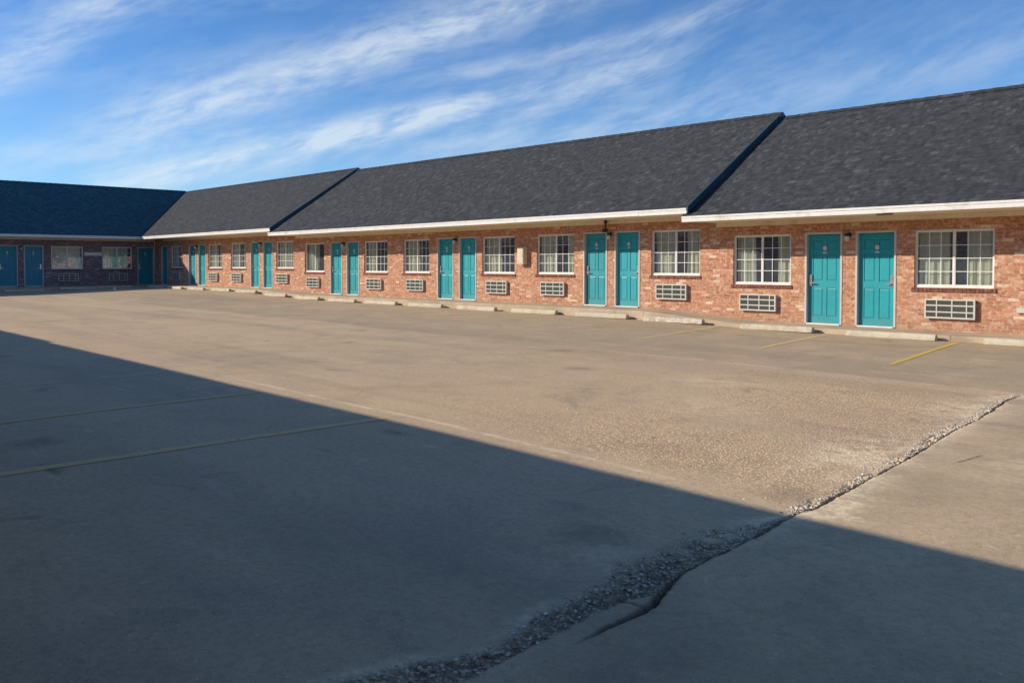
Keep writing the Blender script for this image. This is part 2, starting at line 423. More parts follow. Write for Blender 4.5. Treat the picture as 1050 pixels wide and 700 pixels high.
    for nm, a in (('strip', strip), ('agg', agg), ('north', north), ('slab', slab), ('joint', joint), ('tar', tar), ('crack', crack), ('dust_sunlit', dust_sunlit)):
        at = me.attributes.new(nm, 'FLOAT', 'POINT'); at.data.foreach_set('value', a.ravel().astype(np.float32))
    me.materials.append(ground_mat())
    o = link('parking_lot', me); o['kind'] = 'structure'; o['label'] = 'worn concrete and asphalt parking lot'
    return o

def ground_mat():
    m, t = newmat('parking_lot')
    v = t.n('ShaderNodeNewGeometry').outputs['Position']
    A = {k: t.n('ShaderNodeAttribute', attribute_name=k).outputs['Fac'] for k in ('strip','agg','north','slab','joint','tar','crack','dust_sunlit')}
    big = t.noise(v, .16, 5, .62, .4)
    strk = t.noise(t.vscale(v, (.10, .55, 1)), 1.0, 5, .6, .5)
    mid = t.noise(v, .9, 5, .62)
    fine = t.noise(v, 22, 4, .7)
    grit = t.noise(v, 110, 3, .7)
    c = t.mix(t.sstep(strk, .38, .60), (.305,.260,.210), (.395,.326,.242))
    st2 = t.noise(t.vscale(v, (.35, 2.4, 1)), 1.0, 5, .65, .4)
    c = t.mix(t.m('MULTIPLY', t.sstep(st2, .42, .68), .30), c, (.45,.375,.285))
    c = t.mix(t.m('MULTIPLY', t.m('SUBTRACT', 1.0, t.sstep(st2, .30, .44)), .25), c, (.25,.215,.175))
    c = t.mix(t.m('MULTIPLY', t.sstep(big, .40, .62), .55), c, (.40,.322,.222))
    # the tan middle, warmer
    c = t.mix(t.m('MULTIPLY', A['agg'], .70), c, (.530,.405,.275))
    # north strip: greyer old asphalt
    c = t.mix(t.m('MULTIPLY', A['north'], .75), c, t.mix(strk, (.235,.205,.165), (.335,.285,.215)))
    c = t.mix(t.m('MULTIPLY', A['slab'], .8), c, t.mix(t.sstep(mid, .35, .65), (.330,.280,.205), (.415,.345,.250)))
    m1 = t.noise(v, 1.35, 6, .70, .5)
    c = t.mix(t.m('MULTIPLY', t.sstep(m1, .50, .66), .34), c, (.47,.385,.30))
    c = t.mix(t.m('MULTIPLY', t.m('SUBTRACT', 1.0, t.sstep(m1, .34, .48)), .34), c, (.235,.205,.18))
    # stains and light scuffs
    st = t.sstep(t.noise(v, .55, 6, .68, .8), .55, .72)
    c = t.mix(t.m('MULTIPLY', st, .55), c, (.20,.175,.15))
    pk = t.sstep(t.noise(v, .34, 4, .6, .6), .50, .66)
    c = t.mix(t.m('MULTIPLY', pk, .55), c, (.41,.315,.255))
    sc = t.sstep(t.noise(t.vscale(v, (.5, 2.2, 1)), 1.3, 6, .72, .6), .60, .74)
    c = t.mix(t.m('MULTIPLY', sc, .62), c, (.56,.48,.37))
    ch = t.m('MULTIPLY', t.sstep(t.noise(v, 11, 5, .72, .8), .60, .70), t.sstep(t.noise(v, .8, 3, .6), .46, .62))
    c = t.mix(t.m('MULTIPLY', ch, .55), c, (.60,.52,.42))
    bs = t.sstep(t.noise(v, 1.7, 3, .5, 1.0), .66, .74)
    c = t.mix(t.m('MULTIPLY', bs, .42), c, (.13,.125,.115))
    c = t.mix(t.m('MULTIPLY', t.sstep(fine, .42, .64), .34), c, (.20,.17,.14))
    c = t.mix(t.m('MULTIPLY', t.sstep(grit, .52, .70), .42), c, (.58,.50,.39))
    c = t.mix(t.m('MULTIPLY', t.m('SUBTRACT', 1.0, t.sstep(grit, .28, .42)), .35), c, (.14,.12,.10))
    # small spots of old gum and oil
    vo = t.n('ShaderNodeTexVoronoi', feature='F1'); vo.inputs['Scale'].default_value = 1.9; t.l(v, vo.inputs['Vector'])
    rs = t.sep(vo.outputs['Color'])
    spot = t.m('MULTIPLY', t.m('SUBTRACT', 1.0, t.sstep(vo.outputs['Distance'], .02, .05)), t.m('GREATER_THAN', rs[0], .6))
    c = t.mix(t.m('MULTIPLY', spot, .7), c, (.07,.065,.06))
    # pebbles showing through
    pb = t.n('ShaderNodeTexVoronoi', feature='F1'); pb.inputs['Scale'].default_value = 36; t.l(v, pb.inputs['Vector'])
    pr = t.sep(pb.outputs['Color'])
    peb = t.m('SUBTRACT', 1.0, t.sstep(pb.outputs['Distance'], .22, .48))
    pm = t.m('MULTIPLY', t.m('MULTIPLY', peb, t.m('GREATER_THAN', pr[0], .45)), A['agg'])
    c = t.mix(t.m('MULTIPLY', pm, .75), c, t.ramp(pr[1], [(0, (.78,.64,.48)), (.5, (.64,.52,.38)), (1, (.36,.28,.20))]))
    gap = t.m('MULTIPLY', t.m('MULTIPLY', t.sstep(pb.outputs['Distance'], .45, .62), A['agg']), .45)
    c = t.mix(gap, c, (.20,.15,.105))
    # crumbling strip
    ps = t.n('ShaderNodeTexVoronoi', feature='F1'); ps.inputs['Scale'].default_value = 42; t.l(v, ps.inputs['Vector'])
    sr = t.sep(ps.outputs['Color'])
    sc2 = t.ramp(sr[0], [(0, (.19,.155,.13)), (.3, (.36,.30,.23)), (.6, (.48,.40,.31)), (1, (.66,.58,.47))])
    sc2 = t.mix(t.sstep(ps.outputs['Distance'], .30, .52), sc2, (.075,.062,.053))
    c = t.mix(t.m('MULTIPLY', A['strip'], t.m('ADD', .42, t.m('MULTIPLY', t.sstep(t.noise(v, 8, 4, .7), .38, .60), .40))), c, sc2)
    c = t.mix(t.m('MULTIPLY', A['joint'], t.m('MULTIPLY', t.sstep(t.noise(v, 3.5, 4, .7), .32, .6), .55)), c, (.62,.55,.43))
    c = t.mix(t.m('MULTIPLY', A['tar'], t.sstep(t.noise(v, 14, 4, .8), .34, .5)), c, (.035,.038,.03))
    c = t.mix(t.m('MULTIPLY', A['dust_sunlit'], t.m('ADD', .25, t.m('MULTIPLY', t.sstep(t.noise(v, 19, 5, .75), .38, .62), .6))), c, (.66,.585,.46))
    pit = t.n('ShaderNodeTexVoronoi', feature='F1'); pit.inputs['Scale'].default_value = 34; t.l(v, pit.inputs['Vector'])
    pc = t.sep(pit.outputs['Color'])
    pitm = t.m('MULTIPLY', t.m('SUBTRACT', 1.0, t.sstep(pit.outputs['Distance'], .10, .26)), t.m('GREATER_THAN', pc[0], .80))
    c = t.mix(t.m('MULTIPLY', pitm, .55), c, t.ramp(pc[1], [(0, (.10,.09,.08)), (.55, (.16,.14,.12)), (.6, (.62,.56,.46)), (1, (.70,.64,.54))], 'CONSTANT'))
    # hairline cracks
    wob = t.n('ShaderNodeVectorMath', operation='ADD'); t.l(v, wob.inputs[0])
    nz = t.n('ShaderNodeTexNoise'); nz.inputs['Scale'].default_value = 1.4; nz.inputs['Detail'].default_value = 5; t.l(v, nz.inputs['Vector'])
    t.l(t.vscale(nz.outputs['Color'], (1.3, 1.3, 0)), wob.inputs[1])
    hv = t.n('ShaderNodeTexVoronoi', feature='DISTANCE_TO_EDGE'); hv.inputs['Scale'].default_value = .42; t.l(wob.outputs[0], hv.inputs['Vector'])
    hair = t.m('MULTIPLY', t.m('SUBTRACT', 1.0, t.sstep(hv.outputs['Distance'], .0015, .0060)), t.sstep(t.noise(v, .7, 3, .6), .50, .60))
    c = t.mix(t.m('MULTIPLY', hair, .13), c, (.08,.07,.06))
    # tyre-darkened lanes
    lane = t.sstep(t.noise(t.vscale(v, (.05, 1.0, 1)), 1.0, 3, .5, .3), .52, .64)
    c = t.mix(t.m('MULTIPLY', lane, .20), c, (.19,.17,.15))
    # oil drips
    od = t.n('ShaderNodeTexVoronoi', feature='F1'); od.inputs['Scale'].default_value = .55; t.l(v, od.inputs['Vector'])
    oc = t.sep(od.outputs['Color'])
    drip = t.m('MULTIPLY', t.m('SUBTRACT', 1.0, t.sstep(t.m('ADD', od.outputs['Distance'], t.m('MULTIPLY', t.noise(v, 7, 4, .7), .22)), .14, .30)), t.m('GREATER_THAN', oc[1], .62))
    c = t.mix(t.m('MULTIPLY', drip, .38), c, (.10,.09,.08))
    c = t.mix(A['crack'], c, (.035,.03,.026))
    c = t.mix(1.0, c, (1.58,1.40,1.13), 'MULTIPLY')
    h = t.m('ADD', t.m('MULTIPLY', fine, .5), t.m('MULTIPLY', grit, .45))
    h = t.m('ADD', h, t.m('MULTIPLY', pm, .55))
    h = t.m('ADD', h, t.m('MULTIPLY', t.m('SUBTRACT', .5, ps.outputs['Distance']), t.m('MULTIPLY', A['strip'], 3.0)))
    t.out(c, .93, t.bump(h, .85, .007), .18)
    return m

ground()

# loose gravel along the crumbling strip: one uncountable mass
def gravel():
    vs, fs = [], []
    base = [(1,0,0),(0,1,0),(-1,0,0),(0,-1,0),(0,0,1),(0,0,-1)]
    bf = [(0,1,4),(1,2,4),(2,3,4),(3,0,4),(1,0,5),(2,1,5),(3,2,5),(0,3,5)]
    r = random.Random(5); cnt = 0
    while cnt < 4500:
        y = r.uniform(-17.2, -7.1)
        if y < -13.9 and r.random() < .45: continue
        sl = float(strip_l(np.array(y))); sr = float(strip_r(np.array(y)))
        u = r.random()
        if r.random() < .07: x = r.gauss((sl + sr) / 2, .22)
        else: x = sl + (sr - sl) * u
        dens = float(fbm(np.array(x * 6), np.array(y * 6), 71, 3))
        if dens < .47 and r.random() < .9: continue
        if x > float(crack_x(np.array(y))) - .018 and y > -15.6 and r.random() < .97: continue
        s = .0028 + .011 * r.random() ** 3.4
        if r.random() < .02: s *= 1.8
        z = gzf(x, y) - .004 + float((fbm(np.array(x * .25), np.array(y * .25), 40, 3) - .5) * .035)
        a = r.uniform(0, 6.28); ca, sa = math.cos(a), math.sin(a); n = len(vs)
        sq = [r.uniform(.6, 1.4) for _ in range(6)]
        fl = r.uniform(.45, .9)
        for k, (bx, by, bz) in enumerate(base):
            px = (bx + r.uniform(-.3,.3)) * s * sq[k]; py = (by + r.uniform(-.3,.3)) * s * sq[k]; pz = bz * s * fl
            vs.append((x + px * ca - py * sa, y + px * sa + py * ca, z + pz + s * .25))
        fs += [tuple(n + i for i in f) for f in bf]; cnt += 1
    me = bpy.data.meshes.new('gravel'); me.from_pydata(vs, [], fs); me.update()
    m, t = newmat('gravel')
    v = t.n('ShaderNodeNewGeometry')
    c = t.ramp(v.outputs['Random Per Island'], [(0, (.26,.21,.16)), (.4, (.54,.44,.33)), (.75, (.74,.63,.48)), (1, (.88,.82,.70))])
    t.out(c, .9, None, .2); me.materials.append(m)
    o = link('gravel', me); o['kind'] = 'stuff'; tag(o, 'loose grey gravel crumbling along the long crack in the lot', 'gravel')
gravel()

# ------------------------------------------------------------------ painted stall lines
def line_mat(name, c, worn):
    m, t = newmat(name)
    v = t.n('ShaderNodeNewGeometry').outputs['Position']
    n1 = t.noise(v, 9, 5, .75); n2 = t.noise(v, 60, 3, .7)
    k = t.m('ADD', t.m('MULTIPLY', n1, .6), t.m('MULTIPLY', n2, .4))
    a = t.sstep(k, worn - .07, worn + .07)
    b = t.n('ShaderNodeBsdfDiffuse'); t.l(t.mix(n1, c, tuple(x * .75 for x in c)), b.inputs[0])
    tr = t.n('ShaderNodeBsdfTransparent')
    mx = t.n('ShaderNodeMixShader'); t.l(t.m('MULTIPLY', a, .85), mx.inputs[0]); t.l(tr.outputs[0], mx.inputs[1]); t.l(b.outputs[0], mx.inputs[2])
    o = t.n('ShaderNodeOutputMaterial'); t.l(mx.outputs[0], o.inputs[0]); return m
YL = line_mat('yellow_paint', (.90,.62,.14), .36)
YL_dull = line_mat('yellow_paint_dull', (.95,.68,.33), .41)
YL_near = line_mat('yellow_paint_near', (1.0,.70,.34), .40)
YL_faint = line_mat('yellow_paint_faint', (.92,.70,.42), .50)
def gz_full(x, y):
    x = np.array(x, float); y = np.array(y, float)
    return float(gz(x, y) + (fbm(x * .25, y * .25, 40, 3) - .5) * .035 * ss(-60, -40, x) + (fbm(x * 1.3, y * 1.3, 44, 3) - .5) * .008)
def line(x0, y0, x1, y1, w, m):
    n = max(2, int(math.hypot(x1 - x0, y1 - y0) / .12)); vs = []; fs = []
    for i in range(n + 1):
        t = i / n; x = x0 + (x1 - x0) * t; y = y0 + (y1 - y0) * t
        for k, s in enumerate((-1, 0, 1)):
            xx = x + s * w / 2; vs.append((xx, y, gz_full(xx, y) + .005))
    for i in range(n):
        for k in (0, 1):
            a = i * 3 + k; fs.append((a, a + 1, a + 4, a + 3))
    me = bpy.data.meshes.new('painted_line'); me.from_pydata(vs, [], fs); me.update(); me.materials.append(m)
    o = link('painted_line', me); o['kind'] = 'structure'; return o
line(-6.32, -1.45, -5.80, -5.5, .10, YL)
line(-8.92, -1.45, -8.38, -4.9, .10, YL_dull)
line(-11.55, -1.45, -11.0, -4.9, .10, YL_dull)
for x in (-14.0, -16.55, -19.1, -21.7): line(x, -1.45, x + .5, -4.9, .10, YL_faint)
line(-7.05, -18.3, -7.20, -13.7, .125, YL_near)
line(-9.1, -18.3, -9.62, -13.8, .11, YL_dull)
line(-11.6, -18.3, -12.0, -14.0, .10, YL_faint)

# ------------------------------------------------------------------ building kit (local frame: x right, y into the wall, z up)
REV = .10
def wall_mesh(u0, u1, z0f, z1, openings, back):
    """front wall with real openings and reveals, closed with ends and back"""
    mb = MB(); us = sorted({u0, u1, *[o[0] for o in openings], *[o[1] for o in openings]})
    zs = sorted({z0f, z1, *[o[2] for o in openings if o[2] > z0f], *[o[3] for o in openings]})
    for a, b in zip(us[:-1], us[1:]):
        for c, d in zip(zs[:-1], zs[1:]):
            mu, mz = (a + b) / 2, (c + d) / 2
            if any(o[0] < mu < o[1] and o[2] < mz < o[3] for o in openings): continue
            mb.face((a,0,c),(b,0,c),(b,0,d),(a,0,d))
    for (a, b, c, d) in openings:
        mb.face((a,0,c),(a,REV+.06,c),(a,REV+.06,d),(a,0,d)); mb.face((b,0,c),(b,0,d),(b,REV+.06,d),(b,REV+.06,c))
        mb.face((a,0,d),(a,REV+.06,d),(b,REV+.06,d),(b,0,d)); mb.face((a,0,c),(b,0,c),(b,REV+.06,c),(a,REV+.06,c))
    mb.face((u1,0,z0f),(u1,back,z0f),(u1,back,z1),(u1,0,z1)); mb.face((u0,0,z0f),(u0,0,z1),(u0,back,z1),(u0,back,z0f))
    mb.face((u0,back,z0f),(u0,back,z1),(u1,back,z1),(u1,back,z0f))
    return mb

_cache = {}
def shared(key, fn):
    if key not in _cache: _cache[key] = fn()
    return _cache[key]

DW, DH = .90, 2.08     # outer frame of a door
def door_slab(mat='teal'):
    mb = MB(); w = .80; h = 2.02; x0 = -w/2; y = REV - .025
    # stiles, rails and raised panels give the six-panel relief
    cols = [(x0 + .11, -.045), (.045, -x0 - .11)]
    rows = [(.17, .83), (.98, 1.58), (1.68, 1.90)]
    mb.box(x0, -x0, y + .012, y + .045, 0, h)
    ucuts = [x0, cols[0][0], cols[0][1], cols[1][0], cols[1][1], -x0]
    zc = [0, .17, .83, .98, 1.58, 1.68, 1.90, h]
    for i in (0, 2, 4): mb.box(ucuts[i], ucuts[i+1], y, y + .0119, 0, h)
    for (a, b) in cols:
        for i in (0, 2, 4, 6): mb.box(a, b, y, y + .0119, zc[i], zc[i+1])
        for (c, d) in rows:
            m_ = .035; g = .012
            A = [(a+g,y+.0118,c+g),(b-g,y+.0118,c+g),(b-g,y+.0118,d-g),(a+g,y+.0118,d-g)]
            B = [(a+m_,y+.003,c+m_),(b-m_,y+.003,c+m_),(b-m_,y+.003,d-m_),(a+m_,y+.003,d-m_)]
            for k in range(4): mb.face(A[k], A[(k+1)%4], B[(k+1)%4], B[k])
            mb.face(*B)
    return mb.mesh('door', M[mat])
def door_frame():
    mb = MB(); x0 = -DW/2
    mb.box(x0, x0+.05, -.012, REV+.02, 0, DH-.05); mb.box(-x0-.05, -x0, -.012, REV+.02, 0, DH-.05)
    mb.box(x0, -x0, -.012, REV+.02, DH-.05, DH)
    return mb.mesh('door_frame', M['frame'], .004)
def threshold():
    mb = MB(); mb.box(-.399, .399, -.03, REV-.03, -.012, .018); return mb.mesh('threshold', M['win_white'], .004)
def handle(side):
    mb = MB(); x = side * .335; y = REV - .025
    mb.box(x-.035, x+.035, y-.022, y+.004, .86, 1.12)
    mb.disc_y(x, y-.06, y-.018, .93, .014)
    a, b = sorted((x, x - side*.12)); mb.box(a, b, y-.068, y-.048, .918, .942)
    mb.disc_y(x, y-.032, y-.018, 1.05, .02)
    return mb.mesh('handle', M['metal'], .003)
def badge():
    mb = MB(); y = REV - .025
    mb.disc_y(0, y-.012, y-.0005, 1.72, .052, 10); mb.box(-.045, .045, y-.010, y-.0005, 1.60, 1.635)
    mb.disc_y(0, y-.018, y-.013, 1.72, .030, 8)
    return mb.mesh('number_plate', M['badge'])
def peep():
    mb = MB(); y = REV - .025; mb.disc_y(0, y-.008, y+.002, 1.50, .012, 8); return mb.mesh('peephole', M['metal'])
def add_door(root, ro, u, zf, side, mat='teal'):
    d = link('door', shared(('slab', mat), lambda: door_slab(mat)), root, (u - ro[0], -ro[1], zf - ro[2]))
    link('door_frame', shared('dframe', door_frame), d); link('threshold', shared('thr', threshold), d)
    link('handle', shared(('h', side), lambda: handle(side)), d); link('number_plate', shared('badge', badge), d)
    link('peephole', shared('peep', peep), d)
    return d

WW, WH = 1.55, 1.19
def win_frame(grid):
    mb = MB(); x0 = -WW/2; ya, yb = REV-.055, REV-.005
    mb.ring(x0, -x0, ya, yb, 0, WH, .036, .05)
    mb.box(-.018, .018, ya+.006, yb-.004, .05, WH-.036)
    # lighter sash rails
    for (a, b, dy) in ((x0+.036, -.018, .006), (.018, -x0-.036, .0)):
        mb.ring(a, b, ya+.012+dy, ya+.026+dy, .05, WH-.036, .014)
        if grid:
            ia, ib = a+.014, b-.014; za, zb = .064, WH-.05
            for k in (1, 2):
                xx = ia + (ib-ia)*k/3; mb.box(xx-.007, xx+.007, ya+.016+dy, ya+.0245+dy, za, zb)
            for k in (1, 2, 3):
                zz = za + (zb-za)*k/4
                for q in range(3):
                    e0 = ia + (ib-ia)*q/3 + (.007 if q else 0); e1 = ia + (ib-ia)*(q+1)/3 - (.007 if q < 2 else 0)
                    mb.box(e0, e1, ya+.0165+dy, ya+.024+dy, zz-.007, zz+.007)
    return mb.mesh('window_frame', M['win_white'])
def win_pane():
    mb = MB(); y = REV-.022; x0 = -WW/2
    mb.face((x0+.04,y,.05),(-x0-.04,y,.05),(-x0-.04,y,WH-.04),(x0+.04,y,WH-.04))
    me = bpy.data.meshes.new('pane'); me.from_pydata(mb.v, [], mb.f); me.update(); me.materials.append(M['glass']); return me
def brick_sill():
    mb = MB(); n = 21; w = (WW+.10)/n; x0 = -(WW+.10)/2
    for i in range(n): mb.box(x0+i*w+.004, x0+(i+1)*w-.004, -.020 - .003*(i%3==0), .09, -.085, -.002)
    return mb.mesh('brick_sill', M['rowlock'])
def curtain(a, b, seed):
    """pleated curtain from a to b (fractions of the width)"""
    r = random.Random(seed); n = max(8, int((b - a) * 90)); vs = []; fs = []
    x0 = -WW/2 + .03; W = WW - .06; ph = r.uniform(0, 6)
    for i in range(n+1):
        t = i/n; x = x0 + W*(a + (b-a)*t)
        yo = .018*math.sin(t*(b-a)*62+ph) + .008*math.sin(t*(b-a)*131+ph*2)
        for k, z in enumerate((.03, WH*.5, WH-.02)):
            vs.append((x + (.012*math.sin(i*.7+k) if k < 2 else 0), REV+.06+yo*(1.15 - .25*k), z))
    for i in range(n):
        for k in (0, 1):
            p = i*3+k; fs.append((p, p+3, p+4, p+1))
    me = bpy.data.meshes.new('curtain'); me.from_pydata(vs, [], fs); me.update()
    me.polygons.foreach_set('use_smooth', [True]*len(fs)); me.materials.append(M['curtain']); return me
def add_window(root, ro, u, zf, cl, cr, grid=True, seed=0, sill=True):
    w = link('window', shared(('wf', grid), lambda: win_frame(grid)), root, (u-ro[0], -ro[1], zf+.87-ro[2]))
    link('pane', shared('pane', win_pane), w)
    if sill: link('sill', shared('sill', brick_sill), w)
    if cl > 0: link('curtain', curtain(0, cl, seed), w)
    if cr > 0 and cl < 1: link('curtain', curtain(1-cr, 1, seed+50), w)
    return w

def roof_section(root, ro, uLe, uRe, uLr, uRr, uLb, uRb, ze, zrL, zrR, eave=-1.25, ridge=3.05, backe=7.35, endL=True, endR=True,
                 soff=None, mat='shingle', fh=.14, rakeL=False, rakeR=False, fascia_ends=None):
    L = (-ro[0], -ro[1], -ro[2])
    mb = MB(); ov = .03; sl = (zrL - ze)/(ridge - eave)
    e = eave - ov; zt = ze - sl*ov
    th = .03
    n = max(1, int((uRe-uLe)/1.2))
    def P(u, y, z): return (u, y, z)
    # front slope, with a faint waviness along the eave (old roof deck)
    rows = 6; grid = []
    for j in range(rows+1):
        t = j/rows; y = e + (ridge-e)*t; a = uLe + (uLr-uLe)*t; b = uRe + (uRr-uRe)*t; line_ = []
        for i in range(n+1):
            s = i/n; u = a + (b-a)*s
            z = zt + ((zrL + (zrR-zrL)*s) - zt)*t + .03
            if 0 < j < rows: z += (math.sin(u*1.9 + j*2.1)+math.sin(u*.73+j))*.006
            line_.append((u, y, z))
        grid.append(line_)
    for j in range(rows):
        for i in range(n): mb.face(grid[j][i], grid[j][i+1], grid[j+1][i+1], grid[j+1][i])
    for i in range(n):
        p, q = grid[0][i], grid[0][i+1]
        mb.face((p[0],p[1],p[2]-th), (q[0],q[1],q[2]-th), q, p)
        mb.face((p[0],p[1],p[2]-th), p and (p[0], eave+.001, p[2]-th), (q[0], eave+.001, q[2]-th), (q[0],q[1],q[2]-th))
    mb.face(grid[rows][0], grid[rows][n], (uRb, backe, ze), (uLb, backe, ze))
    roof = mb.build('roof', M[mat], root, L)
    # ridge cap shingles
    rc = MB(); m_ = int(abs(uRr-uLr)/.3)
    for i in range(m_):
        s0, s1 = i/m_, (i+1)/m_; a, b = uLr+(uRr-uLr)*s0, uLr+(uRr-uLr)*s1
        za, zb = zrL+(zrR-zrL)*s0+.055, zrL+(zrR-zrL)*s1+.045
        for sg in (-1, 1):
            rc.face((a,ridge,za),(b,ridge,zb),(b,ridge+sg*.15,zb-.15*sl),(a,ridge+sg*.15,za-.15*sl))
    link('ridge_cap', rc.mesh('ridge_cap', M[mat]), roof)
    # fascia in boards
    fa = MB(); ua, ub = fascia_ends or (uLe, uRe); x = ua; k = 0
    while x < ub - .01:
        nx_ = min(ub, x + 4.9); dy = .0015*(k % 2)
        fa.box(x+.001, nx_-.001, eave-.022-dy, eave, ze-fh+.004*(k%2), ze); x = nx_; k += 1
    fa.box(ua, ub, eave-.034, eave-.0245, ze-.05, ze-.004)
    link('fascia', fa.mesh('fascia', M['white_trim'], .002), roof)
    so = MB(); sa, sb = soff or (uLe, uRe)
    zs = ze - fh + .012; x = sa
    while x < sb - .01:
        nx_ = min(sb, x + 2.44); so.box(x+.003, nx_-.003, eave+.0, -.02, zs, zs+.01); x = nx_
    so.box(sa, sb, -.035, -.003, zs-.10, zs-.002)          # frieze board on the wall
    so.box(sa, sb, eave+.001, -.001, zs+.0102, zs+.02)
    link('soffit', so.mesh('soffit', M['soffit']), roof)
    # gable infill and rake boards
    for side, flag, uu, ue in ((-1, rakeL, uLe, uLe), (1, rakeR, uRe, uRe)):
        if not flag: continue
        rk = MB(); zr = zrL if side < 0 else zrR; x0, x1 = sorted((uu, uu + side*.03))
        pr = [(eave-.02, ze-fh), (eave-.02, ze+.0), (ridge, zr+.0), (ridge, zr-.34), (ridge-.001, zr-.34)]
        pr = [(eave-.02, ze-.13), (eave-.02, ze+.028), (ridge, zr+.045), (ridge, zr-.30)]
        A = [(x0, y, z) for y, z in pr]; B = [(x1, y, z) for y, z in pr]
        for i in range(4): rk.face(A[i], A[(i+1)%4], B[(i+1)%4], B[i])
        rk.face(*A); rk.face(*B[::-1])
        pr2 = [(backe, ze-.13), (backe, ze+.02), (ridge, zr+.045), (ridge, zr-.30)]
        A = [(x0, y, z) for y, z in pr2]; B = [(x1, y, z) for y, z in pr2]
        for i in range(4): rk.face(A[i], A[(i+1)%4], B[(i+1)%4], B[i])
        rk.face(*A); rk.face(*B[::-1])
        # triangle closing the attic
        rk.face((uu - side*.05, eave+.03, ze-.12), (uu - side*.05, ridge, zr-.05), (uu - side*.05, backe-.03, ze-.12))
        link('rake_board', rk.mesh('rake_board', M['rake']), roof)
    return roof

def building(name, label, rotz, loc_world, rlocal):
    """root Empty stands at the foot of the wall; rlocal = its local coordinates in the wall frame"""
    c, s = math.cos(rotz), math.sin(rotz)
    wx = loc_world[0] + c*rlocal[0] - s*rlocal[1]; wy = loc_world[1] + s*rlocal[0] + c*rlocal[1]
    o = empty(name, (wx, wy, rlocal[2]), rotz); tag(o, label, 'motel building'); return o

# ------------------------------------------------------------------ air conditioners, lamps (things of their own)
def make_ac():
    root = empty('air_conditioner')
    W, H, Dp = .98, .40, .075
    mb = MB(); mb.box(-W/2+.012, W/2-.012, -Dp+.012, -.002, .012, H-.012); 
    mb.build('casing', M['white_plastic'], root)
    gr = MB(); gr.ring(-W/2, W/2, -Dp-.012, -Dp+.011, 0, H, .032)
    x = [-W/2+.032, -.25, .05, .33, W/2-.032]
    for xx in x[1:-1]: gr.box(xx-.012, xx+.012, -Dp-.010, -Dp+.010, .032, H-.032)
    for k in (1, 2):
        zz = H*k/3
        for a, b in zip(x[:-1], x[1:]):
            gr.box(a+(.012 if a != x[0] else 0), b-(.012 if b != x[-1] else 0), -Dp-.008, -Dp+.009, zz-.013, zz+.013)
    gr.build('grille', M['white_plastic'], root)
    lv = MB()
    for i in range(16):
        z = .036 + i*.0205
        lv.face((-W/2+.033, -Dp+.004, z), (W/2-.033, -Dp+.004, z), (W/2-.033, -Dp-.006, z+.013), (-W/2+.033, -Dp-.006, z+.013))
    lv.build('louvers', M['louver'], root)
    bk = MB(); bk.box(-W/2+.03, W/2-.03, -Dp+.006, -Dp+.0105, .03, H-.03); bk.build('filter_panel', M['dark_metal'], root)
    return root
def make_lamp():
    root = empty('wall_lamp')
    mb = MB(); mb.disc_y(0, -.025, -.001, .16, .055, 12); mb.box(-.015, .015, -.10, -.02, .165, .195)
    mb.cyl(0, -.10, .13, .20, .055, .04); mb.build('bracket', M['dark_metal'], root)
    gl = MB(); gl.cyl(0, -.10, .06, .13, .05, .052); gl.cyl(0, -.10, .02, .06, .03, .05)
    gl.build('lamp_shade', M['white_plastic'], root, bevel=0); return root
AC0 = make_ac(); LAMP0 = make_lamp(); used = {'ac': False, 'lamp': False}
def world_of(rotz, org, u, y, z):
    c, s = math.cos(rotz), math.sin(rotz); return (org[0]+c*u-s*y, org[1]+s*u+c*y, z)
def put(proto, key, rotz, org, u, z, label, cat, group):
    o = proto if not used[key] else copy_tree(proto); used[key] = True
    o.location = world_of(rotz, org, u, 0, z); o.rotation_euler = (0, 0, rotz); tag(o, label, cat, group); return o

# ------------------------------------------------------------------ the long sunlit wing
FA, FB, FC = -.97, -1.11, -1.31
main_org = (0, 0); ro = (-22, 0, -1.3)
main = building('brick_motel_wing', 'long sunlit red brick motel wing with stepped dark roof and teal doors', 0, main_org, ro)
secs = [('A', -49.35, -33.62, FA, 1.58, [(-34.6,1,0,1),(-39.05,.46,.34,1),(-41.6,.55,.25,1),(-46.28,.3,.3,1)], [(-36.13,1),(-37.35,-1),(-43.1,1),(-44.3,-1),(-47.95,-1)]),
        ('B', -33.62, -12.66, FB, 1.40, [(-13.88,.42,.30,1),(-18.24,.46,.24,1),(-20.77,.52,.0,1),(-25.10,.52,.16,1),(-27.65,.42,.14,1),(-32.11,.60,.0,0)],
                [(-15.48,1),(-16.65,-1),(-22.27,1),(-23.45,-1),(-29.2,1),(-30.42,-1)]),
        ('C', -12.66, 15.0, FC, 1.20, [(2.6,.4,.3,1),(-.1,.3,.3,1),(-4.45,.4,.3,1),(-6.97,.42,.36,1),(-11.35,.34,.26,1)],
                [(4.2,-1),(5.4,1),(-1.65,1),(-2.85,-1),(-8.565,1),(-9.765,-1)])]
for nm, u0, u1, zf, ze, wins, doors in secs:
    ops = [(u-WW/2, u+WW/2, zf+.87, zf+.87+WH) for u, *_ in wins] + [(u-DW/2+.001, u+DW/2-.001, zf-.02, zf+DH-.001) for u, _ in doors]
    wm = wall_mesh(u0, u1, -1.7, ze-.12, [(a, b, max(c, -1.69), d) for a, b, c, d in ops], 6.1)
    wm.build('wall', M['brick'], main, (-ro[0], -ro[1], -ro[2]))
    for i, (u, cl, cr, g) in enumerate(wins): add_window(main, ro, u, zf, cl, cr, bool(g), int(abs(u)*10))
    for u, s in doors: add_door(main, ro, u, zf, s)
roof_section(main, ro, -48.1, -33.50, -52.4, -33.50, -56.7, -33.50, 1.58, 4.46, 4.36, rakeR=True, soff=(-48.1+.0, -33.55))
